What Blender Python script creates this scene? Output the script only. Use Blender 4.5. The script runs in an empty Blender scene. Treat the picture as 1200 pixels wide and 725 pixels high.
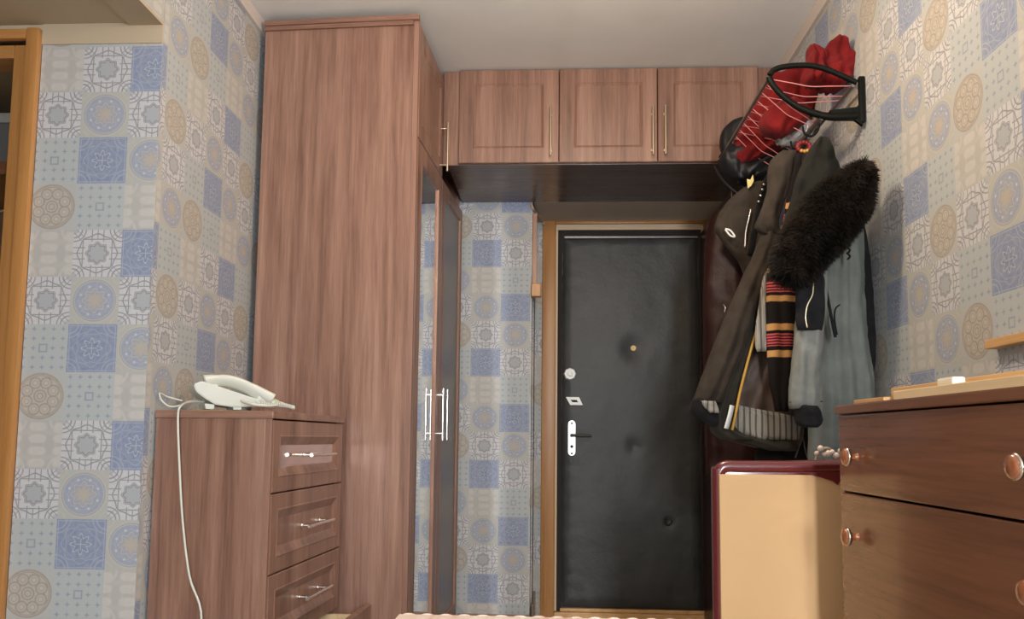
import bpy, bmesh, math, random
from mathutils import Vector, Matrix, noise
random.seed(7)
SC = bpy.context.scene
COL = SC.collection
R = math.radians
PI = math.pi

# ------------------------------------------------------------------ camera
F, CX, CY, EYE = 960.0, 600.0, 426.0, 0.93
yaw, pitch, roll = math.atan(50/F), math.atan(87/F), 0.010
fw = Vector((-math.sin(yaw)*math.cos(pitch), math.cos(yaw)*math.cos(pitch), math.sin(pitch)))
r0 = Vector((math.cos(yaw), math.sin(yaw), 0)); u0 = r0.cross(fw)
rt = r0*math.cos(roll)+u0*math.sin(roll); up = -r0*math.sin(roll)+u0*math.cos(roll)
cam_data = bpy.data.cameras.new('camera'); cam = bpy.data.objects.new('camera', cam_data); COL.objects.link(cam)
cam.matrix_world = Matrix(((rt.x, up.x, -fw.x, 0), (rt.y, up.y, -fw.y, 0), (rt.z, up.z, -fw.z, EYE), (0, 0, 0, 1)))
cam_data.sensor_width = 36; cam_data.lens = 36*F/1200
cam_data.shift_y = (CY-362.5)/1200
cam_data.clip_start = .02
SC.camera = cam
# ------------------------------------------------------------------ world, lights, exposure
SC.view_settings.view_transform = 'Standard'; SC.view_settings.look = 'None'
SC.view_settings.exposure = 0.08; SC.view_settings.gamma = 1.0; SC.view_settings.use_curve_mapping = False
w = bpy.data.worlds.new('world'); SC.world = w; w.use_nodes = True
w.node_tree.nodes['Background'].inputs[0].default_value = (.55, .7, 1, 1)
w.node_tree.nodes['Background'].inputs[1].default_value = .5
SC.cycles.max_bounces = 8; SC.cycles.diffuse_bounces = 5; SC.cycles.glossy_bounces = 5
SC.cycles.caustics_reflective = True; SC.cycles.blur_glossy = 0.0
SC.cycles.sample_clamp_indirect = 40; SC.cycles.use_guiding = True; SC.cycles.use_surface_guiding = True; SC.cycles.guiding_training_samples = 16

def area(name, loc, aim, sx, sy, power, color, spread=180):
    l = bpy.data.lights.new(name, 'AREA'); l.shape = 'RECTANGLE'; l.size = sx; l.size_y = sy; l.energy = power; l.color = color
    l.spread = R(spread)
    o = bpy.data.objects.new(name, l); COL.objects.link(o); o.location = loc
    o.rotation_euler = (Vector(aim)-Vector(loc)).to_track_quat('-Z', 'Y').to_euler()
    return o
# daylight through the balcony window behind the camera
area('window_daylight', (.45, -2.36, 1.50), (.15, 3, 1.3), .26, 1.35, 108, (.97, .98, 1.0))
area('side_window_daylight', (2.2, -2.36, 1.5), (-.6, 2.2, 1.1), 1.0, 1.3, 36, (.60, .79, 1.0))
LAMP = Vector((.12, 1.95, 2.43))
lp = bpy.data.lights.new('ceiling_lamp_bulb', 'POINT'); lp.energy = 31; lp.color = (1.0, .77, .55); lp.shadow_soft_size = .06
lo = bpy.data.objects.new('ceiling_lamp_bulb', lp); COL.objects.link(lo); lo.location = LAMP+Vector((0, 0, -.22))

# ------------------------------------------------------------------ picture-to-place helpers
def ray(x, y): return fw+rt*((x-CX)/F)-up*((y-CY)/F)
def at(x, y, Y):
    d = ray(x, y); return Vector((0, 0, EYE))+d*(Y/d.y)
def atX(x, y, X):
    d = ray(x, y); return Vector((0, 0, EYE))+d*(X/d.x)

# ------------------------------------------------------------------ object helpers
def tag(o, label=None, cat=None, group=None, kind=None):
    if label: o['label'] = label
    if cat: o['category'] = cat
    if group: o['group'] = group
    if kind: o['kind'] = kind
    return o
def empty(name, loc, rz=0, **k):
    o = bpy.data.objects.new(name, None); COL.objects.link(o); o.empty_display_size = .1
    o.location = loc; o.rotation_euler = (0, 0, rz)
    return tag(o, **k)
def wm(o):
    m = Matrix.LocRotScale(o.location, o.rotation_euler, o.scale)
    return wm(o.parent) @ m if o.parent else m
def obj(name, bm, mat, parent=None, smooth=False, local=False, origin=None, **k):
    """link bm as one mesh object; coordinates are world ones unless local (then the parent's own)"""
    me = bpy.data.meshes.new(name)
    loc = Vector((0, 0, 0))
    if parent and not local: bm.transform(wm(parent).inverted())
    if origin is None:
        xs = [v.co for v in bm.verts]
        lo_ = [min(v[i] for v in xs) for i in range(3)]; hi = [max(v[i] for v in xs) for i in range(3)]
        origin = Vector(((lo_[0]+hi[0])/2, (lo_[1]+hi[1])/2, lo_[2]))
    bm.transform(Matrix.Translation(-origin)); loc = origin
    bm.normal_update()
    if smooth:
        for f in bm.faces: f.smooth = True
    bm.to_mesh(me); bm.free()
    if smooth == 'auto':
        me.set_sharp_from_angle(angle=R(38))
    for m in (mat if isinstance(mat, (list, tuple)) else [mat]): me.materials.append(m)
    o = bpy.data.objects.new(name, me); COL.objects.link(o)
    if parent: o.parent = parent
    o.location = loc
    return tag(o, **k)

def box(bm, x0, x1, y0, y1, z0, z1, bev=0, mi=0, M=None):
    t = bmesh.new()
    bmesh.ops.create_cube(t, size=1)
    t.transform(Matrix.Translation(((x0+x1)/2, (y0+y1)/2, (z0+z1)/2)) @ Matrix.Diagonal((abs(x1-x0), abs(y1-y0), abs(z1-z0), 1)))
    if bev: bmesh.ops.bevel(t, geom=t.edges[:], offset=bev, segments=2, profile=.6, affect='EDGES')
    merge(bm, t, M, mi); return bm
def merge(bm, t, M=None, mi=0):
    if M is not None: t.transform(M)
    vm = {v: bm.verts.new(v.co) for v in t.verts}
    for f in t.faces:
        try:
            n = bm.faces.new([vm[v] for v in f.verts]); n.material_index = mi; n.smooth = f.smooth
        except ValueError: pass
    t.free()
def B(*a, **k): return box(bmesh.new(), *a, **k)
def cyl(bm, p, q, r, r2=None, n=14, mi=0):
    p, q = Vector(p), Vector(q); r2 = r if r2 is None else r2
    t = bmesh.new(); d = q-p
    bmesh.ops.create_cone(t, cap_ends=True, segments=n, radius1=r, radius2=r2, depth=d.length)
    merge(bm, t, Matrix.Translation((p+q)/2) @ d.to_track_quat('Z', 'Y').to_matrix().to_4x4(), mi); return bm
def ball(bm, c, r, s=(1, 1, 1), n=14, M=None):
    t = bmesh.new(); bmesh.ops.create_uvsphere(t, u_segments=n, v_segments=max(6, n//2+1), radius=r)
    merge(bm, t, Matrix.Translation(c) @ (M or Matrix()) @ Matrix.Diagonal((*s, 1))); return bm
def spline(pts, n):
    out = []; P = [Vector(p) for p in pts]
    for i in range(len(P)-1):
        a, b, c, d = P[max(i-1, 0)], P[i], P[i+1], P[min(i+2, len(P)-1)]
        for k in range(n):
            t = k/n
            out.append(.5*((2*b)+(c-a)*t+(2*a-5*b+4*c-d)*t*t+(3*b-a-3*c+d)*t**3))
    out.append(P[-1]); return out
def tube(bm, pts, r, n=8, sm=6, closed=False, flat=1.0):
    P = spline(pts, sm) if sm > 1 else [Vector(p) for p in pts]
    rr = r if callable(r) else (lambda t: r)
    rings = []; N = len(P); prev = None
    for i, p in enumerate(P):
        t = (P[min(i+1, N-1)]-P[max(i-1, 0)]).normalized()
        if prev is None: prev = t.orthogonal().normalized()
        a = (prev-t*prev.dot(t)).normalized(); b = t.cross(a); prev = a
        q = rr(i/(N-1))
        rings.append([bm.verts.new(p+a*(q*math.cos(2*PI*k/n))+b*(q*flat*math.sin(2*PI*k/n))) for k in range(n)])
    for i in range(N-1):
        for k in range(n):
            f = bm.faces.new([rings[i][k], rings[i][(k+1) % n], rings[i+1][(k+1) % n], rings[i+1][k]]); f.smooth = True
    bm.faces.new(rings[0][::-1]); bm.faces.new(rings[-1]); return bm
def lathe(bm, prof, n=20, M=None):
    t = bmesh.new(); rings = []
    for (r, z) in prof:
        rings.append([t.verts.new((max(r, 1e-4)*math.cos(2*PI*k/n), max(r, 1e-4)*math.sin(2*PI*k/n), z)) for k in range(n)])
    for i in range(len(prof)-1):
        for k in range(n):
            f = t.faces.new([rings[i][k], rings[i][(k+1) % n], rings[i+1][(k+1) % n], rings[i+1][k]]); f.smooth = True
    t.faces.new(rings[0][::-1]); t.faces.new(rings[-1])
    merge(bm, t, M); return bm
def prism(bm, poly, d, M=None):
    """polygon in x,z extruded along y by d"""
    t = bmesh.new(); a = [t.verts.new((x, 0, z)) for x, z in poly]; b = [t.verts.new((x, d, z)) for x, z in poly]
    t.faces.new(a); t.faces.new(b[::-1])
    for i in range(len(poly)):
        j = (i+1) % len(poly); t.faces.new([a[i], b[i], b[j], a[j]])
    bmesh.ops.recalc_face_normals(t, faces=t.faces[:])
    merge(bm, t, M); return bm

# ------------------------------------------------------------------ shader helpers
class E:
    nt = None
    def __init__(s, v): s.v = v
    @staticmethod
    def node(op, *a, clamp=False):
        n = E.nt.nodes.new('ShaderNodeMath'); n.operation = op; n.use_clamp = clamp
        for i, x in enumerate(a):
            x = x.v if isinstance(x, E) else x
            if isinstance(x, (int, float)): n.inputs[i].default_value = x
            else: E.nt.links.new(x, n.inputs[i])
        return E(n.outputs[0])
    def __add__(s, o): return E.node('ADD', s, o)
    __radd__ = __add__
    def __sub__(s, o): return E.node('SUBTRACT', s, o)
    def __rsub__(s, o): return E.node('SUBTRACT', o, s)
    def __mul__(s, o): return E.node('MULTIPLY', s, o)
    __rmul__ = __mul__
    def __truediv__(s, o): return E.node('DIVIDE', s, o)
def fn(op): return lambda *a, **k: E.node(op, *a, **k)
Abs, Sqrt, Cos, Sin, Atan2, Floor, Frac, Max, Min, Mod, Less, Greater = map(fn, ('ABSOLUTE', 'SQRT', 'COSINE', 'SINE', 'ARCTAN2', 'FLOOR', 'FRACT', 'MAXIMUM', 'MINIMUM', 'FLOORED_MODULO', 'LESS_THAN', 'GREATER_THAN'))
def line(d, w): return E.node('SUBTRACT', 1.6, Abs(d)*(1/w), clamp=True)
def inside(d, w=.03): return E.node('SUBTRACT', .5, d*(1/w), clamp=True)
def mixc(f, a, b):
    n = E.nt.nodes.new('ShaderNodeMix'); n.data_type = 'RGBA'
    for sock, x in ((n.inputs[0], f), (n.inputs[6], a), (n.inputs[7], b)):
        x = x.v if isinstance(x, E) else x
        if isinstance(x, tuple): sock.default_value = (*x, 1)
        elif isinstance(x, (int, float)): sock.default_value = x
        else: E.nt.links.new(x, sock)
    return E(n.outputs[2])
def new_mat(name, color=(.5, .5, .5), rough=.5, metal=0, spec=.5, coat=0, coat_rough=.1, **k):
    m = bpy.data.materials.new(name); m.use_nodes = True; nt = m.node_tree
    b = nt.nodes['Principled BSDF']; b.inputs['Base Color'].default_value = (*color, 1)
    b.inputs['Roughness'].default_value = rough; b.inputs['Metallic'].default_value = metal
    b.inputs['Specular IOR Level'].default_value = spec
    b.inputs['Coat Weight'].default_value = coat; b.inputs['Coat Roughness'].default_value = coat_rough
    for a, v in k.items(): b.inputs[a.replace('_', ' ')].default_value = v
    return m
def coords(nt, kind='Object', scale=(1, 1, 1), loc=(0, 0, 0)):
    t = nt.nodes.new('ShaderNodeTexCoord'); mp = nt.nodes.new('ShaderNodeMapping')
    mp.inputs['Scale'].default_value = scale; mp.inputs['Location'].default_value = loc
    nt.links.new(t.outputs[kind], mp.inputs[0]); return mp.outputs[0]
def tex_noise(nt, vec, scale, detail=4, rough=.6, dist=0):
    n = nt.nodes.new('ShaderNodeTexNoise'); n.inputs['Scale'].default_value = scale; n.inputs['Detail'].default_value = detail
    n.inputs['Roughness'].default_value = rough; n.inputs['Distortion'].default_value = dist
    nt.links.new(vec, n.inputs['Vector']); return n.outputs[0]
def ramp(nt, f, stops):
    n = nt.nodes.new('ShaderNodeValToRGB'); e = n.color_ramp.elements
    while len(e) < len(stops): e.new(.5)
    for i, (p, c) in enumerate(stops): e[i].position = p; e[i].color = (*c, 1)
    nt.links.new(f, n.inputs[0]); return n.outputs[0]
def bump(nt, h, strength, dist=.002):
    n = nt.nodes.new('ShaderNodeBump'); n.inputs['Strength'].default_value = strength; n.inputs['Distance'].default_value = dist
    nt.links.new(h, n.inputs['Height']); nt.links.new(n.outputs[0], nt.nodes['Principled BSDF'].inputs['Normal'])
def bc(m, sock): m.node_tree.links.new(sock.v if isinstance(sock, E) else sock, m.node_tree.nodes['Principled BSDF'].inputs['Base Color'])

def wood(name, dark, mid, light, grain='z', fine=140, rough=.4, streak=9, coat=0, bmp=.15, spec=.5):
    m = new_mat(name, rough=rough, coat=coat, spec=spec); nt = m.node_tree
    st = {'z': (1, 1, .045), 'y': (1, .045, 1), 'x': (.045, 1, 1)}[grain]
    v = coords(nt, 'Object', st)
    a = tex_noise(nt, v, streak, 4, .55, .6); b = tex_noise(nt, v, fine, 3, .7); c = tex_noise(nt, v, 32, 3, .6, .3)
    E.nt = nt
    h = E(a)*.46+E(c)*.34+E(b)*.24
    bc(m, ramp(nt, h.v, [(.36, dark), (.5, mid), (.66, light)]))
    bump(nt, h.v, bmp, .0012); return m
def fabric(name, c1, c2, scale=40, rough=.9, bmp=.4, weave=700, spec=.2, sheen=.03):
    m = new_mat(name, rough=rough, spec=spec, Sheen_Weight=sheen); nt = m.node_tree
    v = coords(nt); a = tex_noise(nt, v, scale, 5, .6); b = tex_noise(nt, v, weave, 2, .5)
    E.nt = nt; bc(m, ramp(nt, (E(a)*.75+E(b)*.25).v, [(.35, c1), (.65, c2)]))
    bump(nt, (E(a)*.6+E(b)*.4).v, bmp, .003); return m

def wallpaper():
    m = new_mat('wallpaper', rough=.62, spec=.3); nt = m.node_tree; E.nt = nt
    t = nt.nodes.new('ShaderNodeTexCoord'); s = nt.nodes.new('ShaderNodeSeparateXYZ'); nt.links.new(t.outputs['UV'], s.inputs[0])
    U, V = E(s.outputs[0]), E(s.outputs[1])
    col, row = Mod(Floor(U), 4), Mod(Floor(V), 4)
    px, py = Frac(U)*2-1, Frac(V)*2-1
    ax, ay = Abs(px), Abs(py)
    r = Sqrt(px*px+py*py); a = Atan2(py, px)
    c8 = Cos(a*8)
    a8 = Mod(a, PI/4)-PI/8
    fx, fy = r*Cos(a8), r*Sin(a8)
    rc = Sqrt((1-ax)*(1-ax)+(1-ay)*(1-ay))
    mx, mn = Max(ax, ay), Min(ax, ay)
    # masks per column / row
    cm = [Less(Abs(col-i), .5) for i in range(4)]; rm = [Less(Abs(row-i), .5) for i in range(4)]
    grid = ['FSBD', 'SCSG', 'DBCS', 'GDFC']
    def mask(T):
        e = None
        for j in range(4):
            s_ = None
            for i in range(4):
                if grid[j][i] == T: s_ = cm[i] if s_ is None else s_+cm[i]
            if s_ is not None:
                q = s_*rm[j]; e = q if e is None else e+q
        return e
    # star tile
    st = r-(c8*.045+.37)
    L = Max(line(st, .030), line(st-.07, .016))
    L = Max(L, line(mx-.60, .020)*Less(mn, .62)); L = Max(L, line(r-.80-c8*.03, .024))
    L = Max(L, line(rc-.34, .028)); L = Max(L, line(rc-.50, .022))
    L = Max(L, line(mn-.24, .020)*Greater(mx, .50)); L = Max(L, line(Abs(ax-ay)-.12, .018)*Greater(r, .86)); L = Max(L, line(mn, .018)*Greater(mx, .62))
    Sx = mixc(inside(st), (.58, .59, .62), (.37, .40, .44))
    Sx = mixc(inside(rc-.20), Sx, (.40, .42, .46))
    Sx = mixc(L, Sx, (.20, .20, .24))
    # blue disc
    dot = inside(Sqrt((fx-.62)*(fx-.62)+fy*fy)-.045, .05)
    Cx = mixc(inside(r-.92), (.42, .43, .42), (.27, .315, .44))
    Cx = mixc(Max(line(r-.92, .030), line(rc-.3, .03)), Cx, (.50, .47, .36))
    Cx = mixc(Max(line(r-.82, .016), line(r-(c8*.07+.44), .022)), Cx, (.46, .44, .38))
    Cx = mixc(line(r-(Cos(a*16)*.03+.62), .014)*.7, Cx, (.42, .43, .44))
    Cx = mixc(inside(r-(c8*.07+.30), .22)*.75, Cx, (.50, .40, .26))
    Cx = mixc(dot, Cx, (.60, .60, .60))
    # grey-gold rosette
    pet = Sqrt((fx-.58)*(fx-.58)+fy*fy)
    Gx = mixc(inside(r-.93), (.44, .45, .44), (.47, .42, .35))
    Lg = Max(line(r-.93, .032), line(r-.85, .018)); Lg = Max(Lg, line(pet-.22, .030)); Lg = Max(Lg, line(pet-.10, .020)*.6); Lg = Max(Lg, line(r-.24, .028)); Lg = Max(Lg, line(r-.12, .022))
    Gx = mixc(inside(pet-.08)*.4, Gx, (.58, .53, .45))
    Gx = mixc(Lg*.85, Gx, (.27, .22, .175))
    # blue square
    bs = r-(.33+c8*.09)
    Bx = mixc(inside(bs)*.6, (.16, .22, .39), (.11, .17, .33))
    Bx = mixc(line(bs, .026), Bx, (.42, .47, .56))
    Bx = mixc(Max(Max(line(rc-.40, .022), line(rc-.56, .018)), line(mx-.93, .016))*.65, Bx, (.38, .44, .55))
    Bx = mixc(Max(line(r-.74-c8*.05, .020), line(r-.60+c8*.03, .014))*.55, Bx, (.36, .42, .54))
    Bx = mixc(line(mn, .018)*Less(mx, .24), Bx, (.36, .42, .52))
    # little crosses
    qx, qy = Abs(Frac(px*2.5+.5)-.5), Abs(Frac(py*2.5+.5)-.5)
    D_ = Max(inside(qx+qy*2.4-.30, .12), inside(qy+qx*2.4-.30, .12))*Less(mx, .97)
    D_ = D_*Greater(mx, .26)
    D_ = Max(D_, line(mx-.15, .03))
    Dx = mixc(D_*.9, (.415, .46, .475), (.20, .255, .36))
    # pale blotches
    fb = inside(.30-Abs(Cos(px*6.3)*Cos(py*3.1)), .4)
    fb2 = inside(.45-Abs(Cos(ax*3.1)*Sin(ay*6.3)), .3)
    Fx = mixc(fb*.6, (.46, .45, .42), (.40, .39, .37)); Fx = mixc(fb2*.55, Fx, (.64, .61, .57)); Fx = mixc(line(rc-.5, .05)*.5, Fx, (.60, .58, .55))
    c = Sx
    for T, x in (('C', Cx), ('G', Gx), ('B', Bx), ('D', Dx), ('F', Fx)): c = mixc(mask(T), c, x)
    n = tex_noise(nt, coords(nt, 'Object'), 75, 5, .8); n2 = tex_noise(nt, coords(nt, 'Object'), 2.2, 3, .5)
    c = mixc(E.node('MULTIPLY', E(n)-.34, 1.5, clamp=True)+.06, c, (.43, .43, .415))
    c = mixc(E(n2)*.14, c, (.40, .40, .38))
    bc(m, c); bump(nt, tex_noise(nt, coords(nt, 'Object'), 380, 2), .12, .001)
    return m

M = {}
M['paper'] = wallpaper()
M['ash'] = wood('ash_laminate', (.108, .053, .036), (.240, .128, .091), (.375, .222, .162), 'z', rough=.36, spec=.55)
M['ash_h'] = wood('ash_laminate_level', (.108, .053, .036), (.240, .128, .091), (.375, .222, .162), 'x', rough=.36)
M['ash_edge'] = wood('ash_edging', (.18, .095, .066), (.27, .145, .104), (.35, .205, .15), 'z', rough=.4)
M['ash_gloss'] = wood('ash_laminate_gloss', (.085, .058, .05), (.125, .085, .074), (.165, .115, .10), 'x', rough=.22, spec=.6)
M['panel_gloss'] = new_mat('lacquered_glass', (.62, .50, .47), .09, metal=.75)
M['chestwood'] = wood('dark_veneer', (.085, .034, .017), (.155, .064, .032), (.23, .092, .045), 'y', fine=90, streak=6, rough=.27, coat=.35, spec=.5)
M['pine'] = wood('varnished_pine', (.30, .130, .036), (.42, .195, .058), (.51, .26, .085), 'z', rough=.38)
M['pine_h'] = wood('varnished_pine_level', (.30, .130, .036), (.42, .195, .058), (.51, .26, .085), 'x', rough=.38)
M['pine_pale'] = wood('raw_pine', (.62, .43, .22), (.76, .58, .34), (.85, .70, .46), 'y', rough=.6)
M['pine_orange'] = wood('oiled_pine', (.48, .26, .10), (.62, .37, .16), (.72, .46, .22), 'y', rough=.5)
M['bead'] = new_mat('cream_bead', (.62, .48, .32), .5)
M['chrome'] = new_mat('brushed_steel', (.78, .76, .72), .22, metal=1)
M['brass'] = new_mat('satin_brass', (.66, .58, .42), .3, metal=1)
M['mirror'] = new_mat('mirror_glass', (.86, .88, .88), .0, metal=1)
M['smoked'] = new_mat('smoked_glass', (.16, .135, .125), .3, spec=.5)
M['white'] = new_mat('white_enamel', (.78, .80, .78), .35)
M['black'] = new_mat('black_plastic', (.012, .013, .010), .38)
M['darkhole'] = new_mat('dark_gap', (.02, .013, .012), .8)
def leatherette():
    m = new_mat('black_leatherette', (.03, .033, .036), .46, spec=.5); nt = m.node_tree; E.nt = nt
    v = coords(nt); a = tex_noise(nt, v, 3.2, 5, .6); b = tex_noise(nt, v, 260, 3, .6); c = tex_noise(nt, v, 26, 4, .6, .4)
    bc(m, ramp(nt, a, [(.3, (.020, .023, .024)), (.7, (.050, .053, .055))]))
    rg = E(a)*.25+.36; nt.links.new(rg.v, nt.nodes['Principled BSDF'].inputs['Roughness'])
    bump(nt, (E(b)*.3+E(c)*.8+E(a)*1.2).v, .38, .006); return m
M['leatherette'] = leatherette()
def plaster(name, col, s=3):
    m = new_mat(name, col, .8, spec=.25); nt = m.node_tree
    v = coords(nt); a = tex_noise(nt, v, s, 4, .5)
    bc(m, ramp(nt, a, [(.3, tuple(c*.93 for c in col)), (.7, col)])); bump(nt, tex_noise(nt, v, 90, 3), .05, .002); return m
M['ceiling'] = plaster('ceiling_paint', (.80, .83, .84))
M['tan'] = plaster('tan_paint', (.50, .41, .29))
M['cornice'] = plaster('cornice_paint', (.62, .56, .52))
M['greige'] = plaster('niche_paint', (.55, .49, .42))
M['floor'] = wood('floor_laminate', (.40, .33, .26), (.52, .44, .36), (.62, .54, .45), 'y', rough=.4)
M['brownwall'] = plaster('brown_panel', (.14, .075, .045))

# ------------------------------------------------------------------ the room
TW = .1437
ZC = 2.538; XR = .967; XL = -1.146; YB = 4.03; YD = 4.404; YF = 2.24; YFL = 2.245
def uv_wall(o_name, bm, fu, parent=None, kind='structure'):
    uvl = bm.loops.layers.uv.new('UVMap')
    for f in bm.faces:
        for l in f.loops: l[uvl].uv = fu(l.vert.co)
    return obj(o_name, bm, M['paper'], parent, kind=kind, origin=Vector((0, 0, 0)))
uvR = lambda p: ((1.916-p.y)/TW+.5, (1.725-p.z)/.1352+3.5)
uvL = lambda p: ((p.y-2.485)/.1425+.5, (2.137-p.z)/.1333+3.5)
uvF = lambda p: ((p.x+1.45)/.1425+.5, (1.853-p.z)/.1364+1.5)
uvB = lambda p: (2.5-(p.x+.342)/.146, 1.5+(p.z-1.988)/.1372)
uv_wall('wall_right', B(XR, XR+.1, .9, 4.6, 0, ZC-.055), uvR)
uv_wall('wall_left', box(B(XL-.1, XL, YF+.002, 4.13, 0, ZC-.055), XL-.1, XL, .7, YF, 2.128, ZC-.055), uvL)
uv_wall('wall_front', B(-1.508, XL-.0006, YF, YF+.12, 0, 2.066), uvF)
# far wall with the recess of the entrance door
bw = B(XL-.1, -.114, YB, YB+.12, 0, ZC); box(bw, -.20, -.107, YB+.12, YD+.02, 0, 2.3)
uv_wall('wall_back', bw, uvB)
obj('wall_niche', box(box(B(-.107, 1.0, YD+.02, YD+.14, 0, 2.12), -.107, 1.0, YB, YD+.02, 2.111, ZC), .93, 1.0, YB, YD+.02, 0, 2.111), M['greige'], kind='structure')
uv_wall('wall_niche_strip', B(-.107, -.06, YD, YD+.02, 0, 2.108), uvB)
obj('trim_1', B(XR-.012, XR+.1, .9, 4.6, ZC-.055, ZC, bev=.002), M['cornice'], kind='structure')
obj('trim_2', B(XL-.1, XL+.012, .7, 4.1, ZC-.055, ZC, bev=.002), M['cornice'], kind='structure')
obj('ceiling', B(-1.3, 3.2, -2.6, 4.6, ZC, ZC+.1), M['ceiling'], kind='structure')
obj('floor', B(-2.9, 3.2, -2.6, 4.6, -.1, 0), M['floor'], kind='structure')
# passage on the left: lower ceiling, painted lintel band, its walls
obj('ceiling_passage', B(-2.6, XL-.1, .7, YF+.9, 2.128, 2.24), M['tan'], kind='structure')
obj('ceiling_beam', B(XL-.1, XL-.0005, .7, YF, 2.120, 2.128), M['tan'], kind='structure')
obj('trim_3', B(-1.508, XL-.0008, YF-.004, YF+.12, 2.066, 2.128), M['tan'], kind='structure')
obj('wall_passage', box(B(-2.7, -2.6, .7, 3.2, 0, 2.2), -2.6, -1.14, .6, .7, 0, 2.2), M['tan'], kind='structure')
obj('wall_header', B(-2.6, -1.508, YF, YF+.12, 2.108, 2.128), M['tan'], kind='structure')
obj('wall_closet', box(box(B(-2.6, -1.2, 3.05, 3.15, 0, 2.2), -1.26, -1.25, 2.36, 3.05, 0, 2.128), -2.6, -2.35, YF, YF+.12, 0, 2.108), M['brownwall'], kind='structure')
# the rest of the room behind the camera, with the window openings
cream = plaster('cream_paint', (.55, .52, .47)); M['cream'] = cream
obj('wall_rear', box(box(box(B(-1.3, .25, -2.6, -2.5, 0, ZC), .65, 1.65, -2.6, -2.5, 0, ZC), 2.75, 3.2, -2.6, -2.5, 0, ZC), .25, 2.75, -2.6, -2.5, 0, .8), cream, kind='structure')
obj('wall_rear_lintel', B(.25, 2.75, -2.6, -2.5, 2.2, ZC), cream, kind='structure')
obj('wall_side', B(3.1, 3.2, -2.5, .9, 0, ZC), cream, kind='structure')
obj('wall_turn', B(XR, 3.2, .8, .9, 0, ZC), cream, kind='structure')
obj('wall_left_near', B(XL-.1, XL, -2.5, .7, 0, ZC), cream, kind='structure')
for i, (a, b) in enumerate(((.25, .65), (1.65, 2.75))):
    t = bmesh.new()
    for x0, x1, z0, z1 in ((a, b, .8, .85), (a, b, 2.15, 2.2), (a, a+.05, .85, 2.15), (b-.05, b, .85, 2.15)): box(t, x0, x1, -2.57, -2.5, z0, z1, bev=.004)
    wf = obj('window_%d' % (i+1), t, M['white'], kind='structure')
# baseboards
obj('baseboard_back', B(-.46, -.116, YB-.014, YB, 0, .085, bev=.003), M['ash_h'], kind='structure')
obj('baseboard_right', B(XR-.014, XR, .9, 4.4, 0, .07, bev=.003), M['ash'], kind='structure')
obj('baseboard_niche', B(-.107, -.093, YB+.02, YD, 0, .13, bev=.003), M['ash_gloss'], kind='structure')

# ------------------------------------------------------------------ left doorway (pine frame and casing)
t = bmesh.new()
d3 = empty('door_3', (-1.95, YF, 0), kind='structure')
obj('casing', B(-1.545, -1.508, YF-.022, YF, 0, 2.110, bev=.004), M['pine'], d3, smooth='auto')
obj('head_casing', B(-2.35, -1.5455, YF-.021, YF, 2.078, 2.1075, bev=.004), M['pine_h'], d3, smooth='auto')
obj('jamb', B(-1.604, -1.5455, YF+.015, YF+.11, 0, 2.075, bev=.003), M['pine'], d3)
obj('head_jamb', B(-2.35, -1.6045, YF+.015, YF+.11, 2.035, 2.075, bev=.003), M['pine_h'], d3)
# closet seen through it
sh = empty('wall_shelf', (-2.0, 2.8, 1.83), label='brown shelf board seen through the doorway at the left edge', cat='shelf')
obj('board', B(-2.55, -1.28, 2.62, 3.04, 1.815, 1.84, bev=.002), M['pine_h'], sh)
obj('front_edge', B(-2.55, -1.28, 2.606, 2.6195, 1.80, 1.845, bev=.002), M['chestwood'], sh)
rail = bmesh.new(); cyl(rail, (-2.55, 2.70, 1.70), (-1.28, 2.70, 1.70), .012)
obj('clothes_rail', rail, M['chrome'], None, smooth='auto', label='steel clothes rail under the shelf in the dark closet', cat='rail')
box_ = empty('storage_box', (-1.93, 2.75, 1.84), label='flat grey box on the shelf inside the dark doorway', cat='box')
obj('carton', B(-2.2, -1.72, 2.66, 2.95, 1.84, 2.0, bev=.004), new_mat('grey_card', (.10, .10, .095), .7), box_)
obj('lid', B(-2.205, -1.715, 2.655, 2.955, 2.0, 2.035, bev=.004), new_mat('pale_card', (.28, .27, .24), .6), box_)

# ------------------------------------------------------------------ handles
def bar_handle(c, axis, out, L=.215, sp=.16, so=.030, r=.0046):
    """a bar on two posts; c = middle of the base line on the face"""
    c, axis, out = Vector(c), Vector(axis), Vector(out); bm = bmesh.new()
    cyl(bm, c+out*so-axis*L/2, c+out*so+axis*L/2, r)
    for s in (-1, 1):
        cyl(bm, c+axis*s*sp/2, c+axis*s*sp/2+out*so, r*.85)
        cyl(bm, c+axis*s*sp/2, c+axis*s*sp/2+out*.003, r*1.3)
    return bm
Xv, Yv, Zv = Vector((1, 0, 0)), Vector((0, 1, 0)), Vector((0, 0, 1))

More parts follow.
